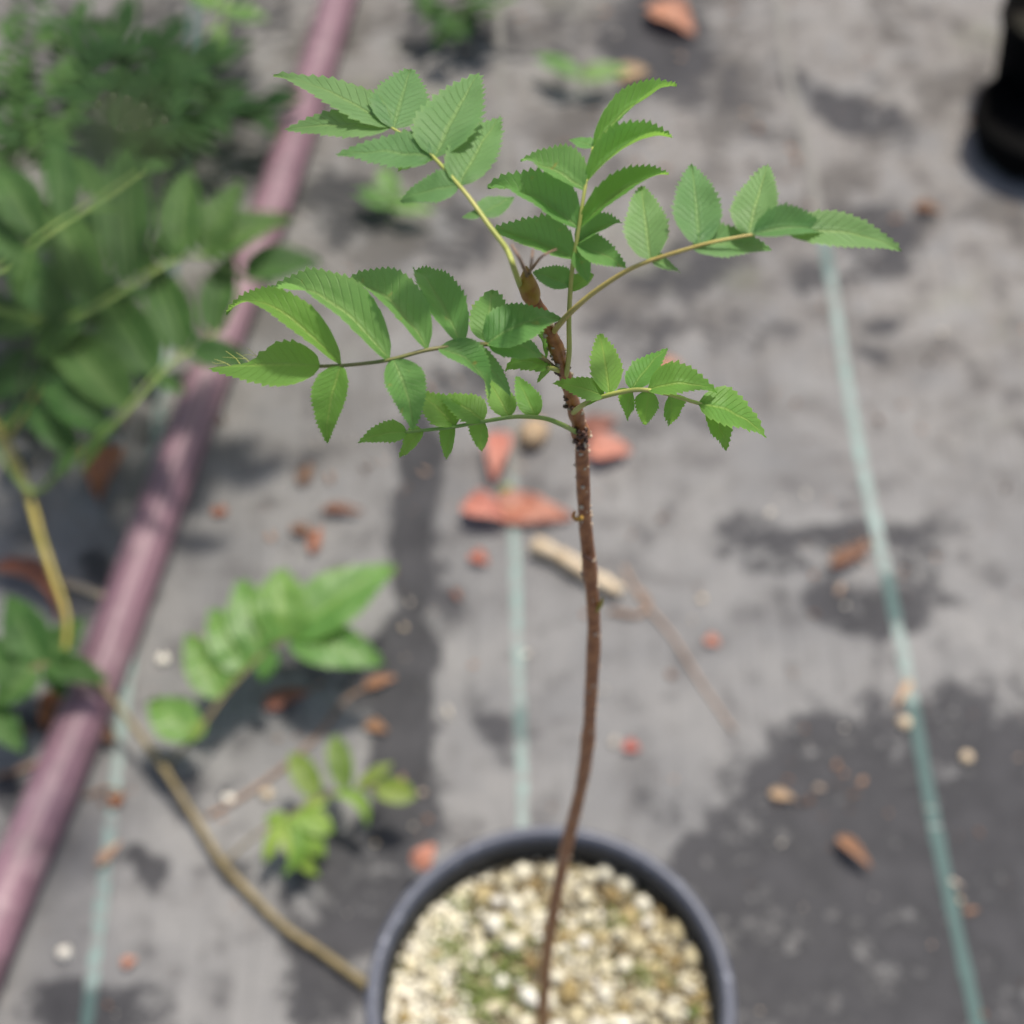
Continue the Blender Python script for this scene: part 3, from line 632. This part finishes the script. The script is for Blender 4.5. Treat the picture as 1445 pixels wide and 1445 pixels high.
compound(bp, None, 'leaf', [(-30, 430, .24), (60, 450, .18), (108, 446, .185), (165, 415, .19), (223, 378, .19), (280, 360, .185), (350, 392, .17)], T5([
    (92, 447, 28, 364, 64, .004, .06), (143, 428, 85, 294, 70, .01, .07), (188, 402, 181, 222, 70, .012, .07), (255, 368, 264, 250, 62, .01, .06), (286, 362, 335, 266, 52, .01, .06), (284, 366, 400, 316, 62, .0, .1), (344, 392, 444, 374, 50, -.005, .08),
    (60, 450, -6, 470, 60, -.01, .08), (125, 438, 60, 500, 44, -.03, .08), (215, 382, 160, 350, 46, .0, .06), (240, 372, 225, 330, 40, .0, .06)]), M_bg, M_green_st, .0022, .0014, lo=.3, hi=.6)
compound(bp, None, 'leaf', [(-40, 400, .26), (19, 369, .26), (64, 331, .27), (143, 280, .27), (200, 240, .265)], T5([
    (60, 332, 4, 240, 62, .008, .08), (95, 310, 80, 202, 46, .004, .08), (140, 282, 110, 225, 34, .0, .08), (198, 242, 238, 232, 34, -.01, .08), (30, 362, -20, 320, 50, .0, .08), (120, 296, 175, 300, 40, -.01, .08), (50, 345, 30, 420, 40, -.02, .08)]), M_bg, M_green_st, .002, .0013, lo=.3, hi=.6)

# dark bushy plants at the upper left
def bush(name, root_px, ends, mat, label, cat, z0, z1, n, lw, seed, group=None, stalk=None):
    stalk = stalk or M_dkst
    q = random.Random(seed); c = G(*root_px); t = empty(name, c, label=label, cat=cat, group=group)
    for ex, ey, ez in ends:
        sx, sy = root_px; z1_ = ez
        spec = [(sx, sy, c.z+.002), (sx*.6+ex*.4, sy*.6+ey*.4-6, z1_*.75), (sx*.3+ex*.7, sy*.3+ey*.7-8, z1_), (ex, ey, z1_*.95)]
        lets = []
        for i in range(n):
            f = .35+.65*i/(n-1); bx = sx+(ex-sx)*f; by = sy+(ey-sy)*f-5; ang = math.atan2(ey-sy, ex-sx)+(q.choice((-1, 1)) if i < n-1 else 0)*q.uniform(.6, 1.2)
            l = lw*q.uniform(.8, 1.3); lets.append((bx, by, bx+l*math.cos(ang), by+l*math.sin(ang)*.8, lw*.48, q.uniform(-.015, .006), .08, 12, q.uniform(-15, 15), dict(K)))
        compound(t, None, 'leaf', spec, lets, mat, stalk, .0010, .0007, lo=.3, hi=.6)
    return t
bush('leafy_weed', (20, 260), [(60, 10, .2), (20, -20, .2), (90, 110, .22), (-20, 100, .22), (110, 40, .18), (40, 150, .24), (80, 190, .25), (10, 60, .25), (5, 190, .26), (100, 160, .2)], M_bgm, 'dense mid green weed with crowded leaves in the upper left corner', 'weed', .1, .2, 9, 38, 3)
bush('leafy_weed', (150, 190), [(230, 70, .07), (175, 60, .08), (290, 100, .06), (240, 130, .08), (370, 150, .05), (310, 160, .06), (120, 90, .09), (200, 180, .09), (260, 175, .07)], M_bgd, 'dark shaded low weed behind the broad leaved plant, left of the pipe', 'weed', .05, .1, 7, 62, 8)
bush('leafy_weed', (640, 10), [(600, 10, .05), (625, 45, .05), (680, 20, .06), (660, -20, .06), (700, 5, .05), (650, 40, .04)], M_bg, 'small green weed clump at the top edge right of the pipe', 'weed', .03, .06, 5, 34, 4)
bush('leafy_weed', (70, 420), [(20, 300, .05), (120, 330, .05), (180, 420, .05), (150, 520, .04), (60, 520, .04), (-10, 430, .05), (240, 470, .04), (110, 270, .05), (20, 590, .04)], M_bgd, 'added low dark foliage for the shadow gaps between the drooping leaves of the broad leaved plant', 'weed', .03, .05, 6, 60, 14)  # added so the gaps between the leaves look shaded
# sprig hanging in at the top, beside the pipe
c = G(345, -80); sp = empty('green_sprig', c, label='thin sprig with three bright leaves at the top edge left of the pipe', cat='weed')
compound(sp, None, 'leaf', [(345, -80, .004), (330, -30, .05), (318, 10, .06), (307, 55, .055)], [(318, 20, 378, 28, 24, -.004, .06, 10, 0, dict(K)), (313, 36, 303, 74, 24, -.006, .06, 10, 0, dict(K)), (318, 16, 258, -8, 26, .002, .06, 10, 0, dict(K))], M_spot, M_green_st, .0014, .0009, lo=.3)
c = G(818, 135); sp = empty('seedling', c, label='small two leaved sprout on the mat near the top, left of the brown leaf', cat='seedling')
compound(sp, None, 'leaf', [(818, 135, .003), (818, 118, .018), (818, 108, .024)], [(817, 110, 752, 80, 20, .0, .06, 10, 0, dict(K)), (820, 110, 888, 98, 24, .0, .06, 10, 0, dict(K))], M_spot, M_green_st, .001, .0008, lo=.25)
c = G(552, 312); sp = empty('seedling', c, label='small bright sprout on the mat under the upper left sapling leaf', cat='seedling')
compound(sp, None, 'leaf', [(552, 312, .003), (552, 292, .018), (550, 282, .022)], [(548, 284, 540, 232, 34, .006, .06, 10, 0, dict(K)), (553, 286, 614, 298, 26, -.002, .06, 10, 0, dict(K)), (548, 290, 498, 270, 26, .0, .06, 10, 0, dict(K))], M_spot, M_green_st, .001, .0008, lo=.25)

# ------------------------------------------------------------------ trailing shoot across the mat
c = G(528, 1398); tr = empty('trailing_shoot', c, label='long yellowish trailing shoot with leafy side twigs crossing under the purple pipe', cat='plant')
mb = MB(); tsp = [(535, 1404, .005), (500, 1378, .010), (455, 1345, .013), (400, 1308, .016), (350, 1258, .019), (314, 1218, .021), (272, 1150, .026), (232, 1086, .032), (185, 1020, .042), (142, 968, .052), (95, 930, .062)]
TP = [G(a, b, .004+max(0, z-.005)*(.25 if k < 7 else .6+.06*(k-7))) for k, (a, b, z) in enumerate(tsp)]
tube(mb, TP, .0042, .0022, sub=8, seg=10, rfun=lambda t: (.0031-.0011*t)*(1+.35*math.exp(-((t-.70)/.012)**2)+.3*math.exp(-((t-.5)/.012)**2)+.25*math.exp(-((t-.05)/.03)**2)))
mb.build('stem', M_vine, tr)
compound(tr, None, 'leaf', [(142, 968, .044), (95, 935, .060), (60, 938, .064), (20, 960, .06), (-40, 1010, .05)], [
    (58, 938, 12, 838, 62, .006, .07, 12, 0, dict(K)), (66, 936, 120, 870, 44, .006, .07, 14, 0, dict(K)), (60, 940, 155, 962, 40, -.004, .08, 10, 0, dict(K)), (52, 942, -10, 1004, 66, -.008, .08, 10, 0, dict(K)), (-20, 995, 34, 1062, 44, -.01, .06, 10, 0, dict(K)), (20, 958, -40, 900, 60, .0, .08, 10, 0, dict(K)), (70, 938, 92, 985, 36, -.012, .08, 10, 0, dict(K))], M_bg, M_vine, .0022, .0015, lo=.3, hi=.65)
compound(tr, None, 'leaf', [(231, 1086, .020), (252, 1062, .028), (276, 1037, .042), (313, 985, .05), (345, 948, .056), (375, 918, .06), (408, 898, .062)], [
    (271, 1040, 210, 988, 62, .002, .07, 12, 0, dict(K)), (313, 982, 264, 893, 57, .006, .07, 12, 0, dict(K)), (340, 945, 298, 856, 62, .006, .07, 12, 0, dict(K)), (366, 920, 340, 815, 67, .008, .07, 14, 0, dict(K)), (394, 903, 398, 800, 78, .008, .07, 14, 0, dict(K)),
    (408, 896, 560, 797, 80, .004, .08, 12, 0, dict(K)), (408, 900, 543, 937, 67, -.010, .08, 12, 0, dict(K)), (382, 914, 370, 962, 52, -.012, .06, 10, 0, dict(K)), (392, 906, 372, 870, 57, .004, .06, 10, 0, dict(K)), (290, 1015, 262, 1050, 23, -.008, .05, 10, 0, dict(K, mat=M_lime)), (330, 965, 322, 925, 52, .0, .06, 10, 0, dict(K))], M_spot, M_vine, .0017, .001, lo=.3, hi=.75)
compound(tr, None, 'leaf', [(315, 1219, .009), (340, 1196, .018), (370, 1172, .030), (410, 1150, .036), (460, 1122, .04), (535, 1110, .042)], [
    (408, 1152, 398, 1238, 22, -.008, .06, 24, 0, dict(K2, sick=-.28)), (415, 1152, 471, 1174, 34, -.004, .08, 10, 0, dict(K2)), (412, 1152, 459, 1210, 32, -.012, .10, 12, 0, dict(K2)), (404, 1160, 451, 1237, 24, -.016, .08, 14, 0, dict(K2, sick=.1)), (428, 1142, 464, 1130, 22, .0, .06, 12, 0, dict(K2)),
    (450, 1126, 411, 1061, 38, .004, .06, 10, 0, dict(K2, mat=M_olive)), (486, 1116, 471, 1036, 36, .006, .06, 14, 0, dict(K2, mat=M_olive)), (468, 1120, 519, 1167, 22, -.01, .15, 22, 0, dict(K2, sick=-.25)), (505, 1112, 555, 1077, 19, .002, .06, 24, 0, dict(K2, mat=M_olive)), (530, 1110, 588, 1124, 36, -.002, .06, 10, 0, dict(K2, mat=M_olive)),
    (408, 1152, 374, 1159, 19, -.003, .06, 12, 0, dict(K2)), (398, 1160, 374, 1217, 20, -.01, .06, 12, 0, dict(K2))], M_lime, M_vine, .0014, .0008, lo=.28)
c = G(-40, 560); ys = empty('yellow_shoot', c, label='bare yellow stem curving down the left edge beside the pipe', cat='plant')
mb = MB(); tube(mb, [c, atz(-20, 585, .05), atz(8, 622, .085), (atz(38, 690, .09)), atz(58, 760, .09), atz(78, 820, .085), atz(94, 872, .078), atz(92, 930, .066)], .0034, .0022, sub=8, seg=10); mb.build('stem', M_ystem, ys)
mb = MB(); tube(mb, [atz(6, 620, .085), atz(35, 580, .10), atz(60, 540, .12)], .0022, .0014, seg=8); mb.build('side_twig', M_ystem, ys)

# ------------------------------------------------------------------ litter on the mat
def dead(name, px0, py0, px1, py1, wpx, mat, label, cat='dead leaf', lift=.004, sag=.1, fold=14, sick=0, cup=.1, group=None, lo=.25, hi=.8, teeth=4, roll=0):
    B = G(px0, py0, lift*.8); T = G(px1, py1, lift); c = (B+T)/2; m = MB(); d = (T-B).normalized()
    n = Matrix.Rotation(R(roll), 3, d) @ ZUP
    W = width_from_px(B, T, n, wpx, lo, hi); fl = R(fold)
    B.z += 0; leaflet(m, B, T, W, n, sag=sag, fold=fold, sick=sick, teeth=teeth, serr=.02, cup=cup*0, wav=.12, seed=px0*.13)
    ox = (c.x, c.y, gz(c.x, c.y)); return tag(m.build(name, mat, None, org=ox), label, cat, group)
dead('dead_leaf', 152, 628, 140, 708, 58, M_rust, 'broad rust orange dead leaf just left of the purple pipe', lift=.012, sag=.15)
dead('dead_leaf', 694, 712, 810, 730, 46, M_red, 'large red dead leaf lying across the middle green stripe', lift=.004, sag=.03, fold=5, hi=.6, roll=0)
dead('dead_leaf', 654, 708, 716, 735, 40, M_coral, 'small coral dead leaf overlapping the left end of the large red leaf', lift=.010, sag=.12)
dead('dead_leaf', 706, 610, 696, 682, 38, M_coral, 'coral orange dead leaf standing left of the pale pebble under the sapling', lift=.007, sag=.16)
dead('dead_leaf', 826, 634, 892, 638, 40, M_coral, 'bright orange dead leaf right of the sapling stem', lift=.006, sag=.14)
dead('dead_leaf', 810, 612, 872, 592, 26, M_brown, 'dull brown dead leaf behind the orange one beside the stem', lift=.004)
dead('dead_leaf', 918, 8, 980, 52, 40, M_coral, 'tan orange dead leaf on a dark damp patch at the top edge', lift=.006, sag=.12)
dead('dead_leaf', -14, 802, 84, 878, 34, M_redb, 'curled red brown dead leaf strip at the left edge by the yellow stem', lift=.010, sick=-.22, fold=25, lo=.1)
dead('dead_leaf', 80, 975, 62, 1035, 32, M_rust, 'brown curled dead leaf hugging the left side of the pipe', lift=.012, fold=30)
dead('dead_leaf', 138, 1022, 164, 1050, 24, M_brown, 'small brown dead leaf tucked against the right side of the pipe', lift=.008)
dead('dead_leaf', 1172, 800, 1234, 766, 22, M_brown, 'narrow brown dead leaf on the damp patch beside the right stripe', lift=.006)
dead('dead_leaf', 1182, 1180, 1232, 1228, 20, M_tanb, 'curled tan brown dead leaf on the dark mat right of the pot', lift=.008, fold=28)
dead('dead_leaf', 1086, 1118, 1122, 1128, 15, M_tan, 'small orange chip on the edge of the dark patch', 'leaf chip', lift=.004)
dead('dead_leaf', 1290, 290, 1330, 300, 14, M_brown, 'small dull brown dead leaf right of the sapling leaf tip', lift=.004)
dead('dead_leaf', 870, 110, 915, 100, 24, M_tan, 'tan dead leaf beside the two leaved sprout', lift=.005)
dead('dead_leaf', 925, 520, 960, 512, 22, M_coral, 'pinkish dead leaf above the lower right sapling leaf', lift=.004)
dead('dead_leaf', 410, 742, 455, 760, 14, M_brown, 'thin brown dead leaf piece right of the pipe, above the speckled twig', lift=.004)
dead('dead_leaf', 440, 780, 452, 742, 16, M_rust, 'short rust leaf piece crossing the thin brown one', lift=.005)
dead('dead_leaf', 455, 716, 515, 724, 14, M_brown, 'long thin brown leaf strip left of the damp fold', lift=.004, lo=.12)
dead('dead_leaf', 424, 684, 440, 652, 18, M_brown, 'dark brown seed husk right of the pipe in mid mat', 'seed husk', lift=.004)
dead('dead_leaf', 515, 968, 560, 955, 16, M_tanb, 'small rust leaf on the damp fold right of the speckled twig', lift=.004)
dead('dead_leaf', 516, 1020, 548, 1032, 18, M_tanb, 'small brown leaf on the damp fold above the lime twig', lift=.004)
dead('dead_leaf', 372, 998, 440, 975, 26, M_brown, 'dark reddish dead leaf below the speckled twig', lift=.004)
dead('dead_leaf', 588, 1226, 614, 1190, 32, M_coral, 'coral pink leaf scrap against the rear left of the pot rim', lift=.03, sag=.12)
dead('dead_leaf', 880, 1050, 904, 1058, 20, M_red, 'small red leaf flake on open mat right of the stem', 'leaf flake', lift=.003)
dead('dead_leaf', 664, 780, 690, 796, 20, M_red, 'small bright red flake below the large red leaf', 'leaf flake', lift=.004)
dead('dead_leaf', 640, 832, 650, 848, 10, M_brown, 'tiny dull brown flake by the damp fold', 'leaf flake', lift=.003)
dead('dead_leaf', 996, 900, 1016, 910, 16, M_coral, 'faint orange flake right of the thin twig', 'leaf flake', lift=.003)
dead('dead_leaf', 300, 720, 322, 722, 14, M_rust, 'tiny rust flake beside the pipe in mid mat', 'leaf flake', lift=.003)
dead('dead_leaf', 155, 1135, 176, 1122, 16, M_rust, 'rust flake on the left green stripe', 'leaf flake', lift=.004)
dead('dead_leaf', 138, 1222, 172, 1186, 14, M_tan, 'tan leaf strip lying across the left green stripe', 'leaf strip', lift=.005, lo=.15)
dead('dead_leaf', 172, 1362, 192, 1352, 16, M_coral, 'orange flake right of the left green stripe near the bottom', 'leaf flake', lift=.004)
dead('dead_leaf', 1285, 960, 1262, 1002, 12, M_tan, 'pale leaf shred against the right stripe', 'leaf strip', lift=.003, lo=.15)
# sticks and twigs
def stick(name, pts, r0, r1, mat, label, cat='twig', lift=0, lump=0):
    P = [G(a, b, r0+lift) for a, b in pts]; m = MB(); c = sum(P, Vector())/len(P)
    tube(m, P, r0, r1, sub=6, seg=9, rfun=(lambda t: (r0+(r1-r0)*t)*(1+lump*math.sin(t*17)+lump*.6*math.sin(t*41))))
    return tag(m.build(name, mat, None, org=(c.x, c.y, gz(c.x, c.y))), label, cat)
stick('stick', [(752, 768), (790, 785), (832, 812), (876, 836)], .0072, .0062, M_stick, 'short pale tan stick lying behind the sapling stem', 'stick', lump=.12)
stick('twig', [(880, 800), (905, 845), (950, 900), (990, 965), (1036, 1032)], .0017, .0011, M_twigl, 'long thin brown twig running down from the pale stick')
stick('twig', [(860, 862), (900, 868), (915, 850), (900, 830)], .0022, .0012, M_twig, 'small bent brown twig at the top of the long thin one')
stick('twig', [(292, 1152), (340, 1125), (400, 1082), (450, 1035), (490, 985), (530, 965)], .0018, .0012, M_twig, 'thin grey brown twig between the two leafy side twigs')
stick('twig', [(70, 820), (110, 828), (146, 842)], .0045, .003, M_stick, 'pale tan twig poking from under the pipe by the yellow stem')
stick('twig', [(-10, 1095), (20, 1090), (60, 1075), (100, 1085)], .0024, .0018, M_twig, 'brown twig left of the pipe below the dark leaves')
stick('twig', [(120, 1125), (150, 1112), (172, 1118)], .0016, .001, M_twig, 'tiny brown twig crossing beside the left green stripe')
# pebbles
def pebble(px, py, r, mat, label, sx=1.0, group=None):
    c = G(px, py, r*.5); m = MB(); blob(m, c, (r*sx, r, r*.75), px*.37, .35, 0, px, ICO2)
    return tag(m.build('pebble', mat, None, org=(c.x, c.y, c.z-r*.5)), label, 'pebble', group)
pebble(752, 612, .013, M_tan, 'rounded beige pebble behind the sapling stem under its leaves', 1.25)
pebble(322, 1127, .0042, M_white, 'bright white pebble beside the thin grey brown twig')
pebble(376, 1120, .0046, M_stick, 'cream pebble right of the white one beside the thin twig')
pebble(90, 1345, .0050, M_white, 'cream white pebble alone on the mat between pipe and left stripe')
pebble(1276, 1020, .0055, M_stick, 'cream pebble left of the right stripe on dark mat')
pebble(1364, 1069, .0050, M_stick, 'dull beige pebble right of the right stripe on dark mat')
pebble(10, 1018, .006, M_stick, 'pale pebble at the left edge under the low leaves')
pebble(713, 692, .006, M_olive, 'olive speck of debris behind the sapling stem above the red leaf')
pebble(230, 930, .0045, M_white, 'pale pebble between the pipe and the speckled side twig')
for px, py, r, lb in [(309, 720, .003, 'tiny pale grit crumb right of the pipe in mid mat'), (530, 1190, .0022, 'tiny pale grit crumb between the lime twig and the pot'), (990, 845, .0028, 'tiny pale grit crumb beside the long thin twig'), (1355, 1270, .0022, 'tiny pale grit crumb on the dark mat right of the right stripe'), (570, 885, .0024, 'tiny pale grit crumb on the dark fold of the mat')]:
    pebble(px, py, r, M_stick, lb, group='pale grit crumbs on the mat')
# fine litter nobody could count
mb = MB(); q = random.Random(21)
for i in range(640):
    if i < 470: x, y = q.uniform(-.6, .6), q.uniform(.36, 1.55)
    else:
        px, py = q.choice(((575, 900), (600, 700), (560, 1150), (1180, 1080), (1150, 1110), (1200, 790), (700, 640), (60, 1080), (60, 640), (1350, 1200), (640, 540), (900, 200), (1100, 250), (400, 1000))); p = G(px+q.gauss(0, 40), py+q.gauss(0, 45)); x, y = p.x, p.y
    s = q.choice((.0007, .001, .0013, .0018, .0028)); 
    blob(mb, (x, y, gz(x, y)+s*.3), (s*q.uniform(.8, 2.4), s, s*.5), i % 40, .6, 0, q.uniform(0, 3.1), ICO1, q.random())
tag(mb.build('litter_crumbs', M_crumb, None, org=(0, 0, 0)), 'fine brown and pale crumbs of leaf litter scattered over the mat', 'leaf litter', kind='stuff')
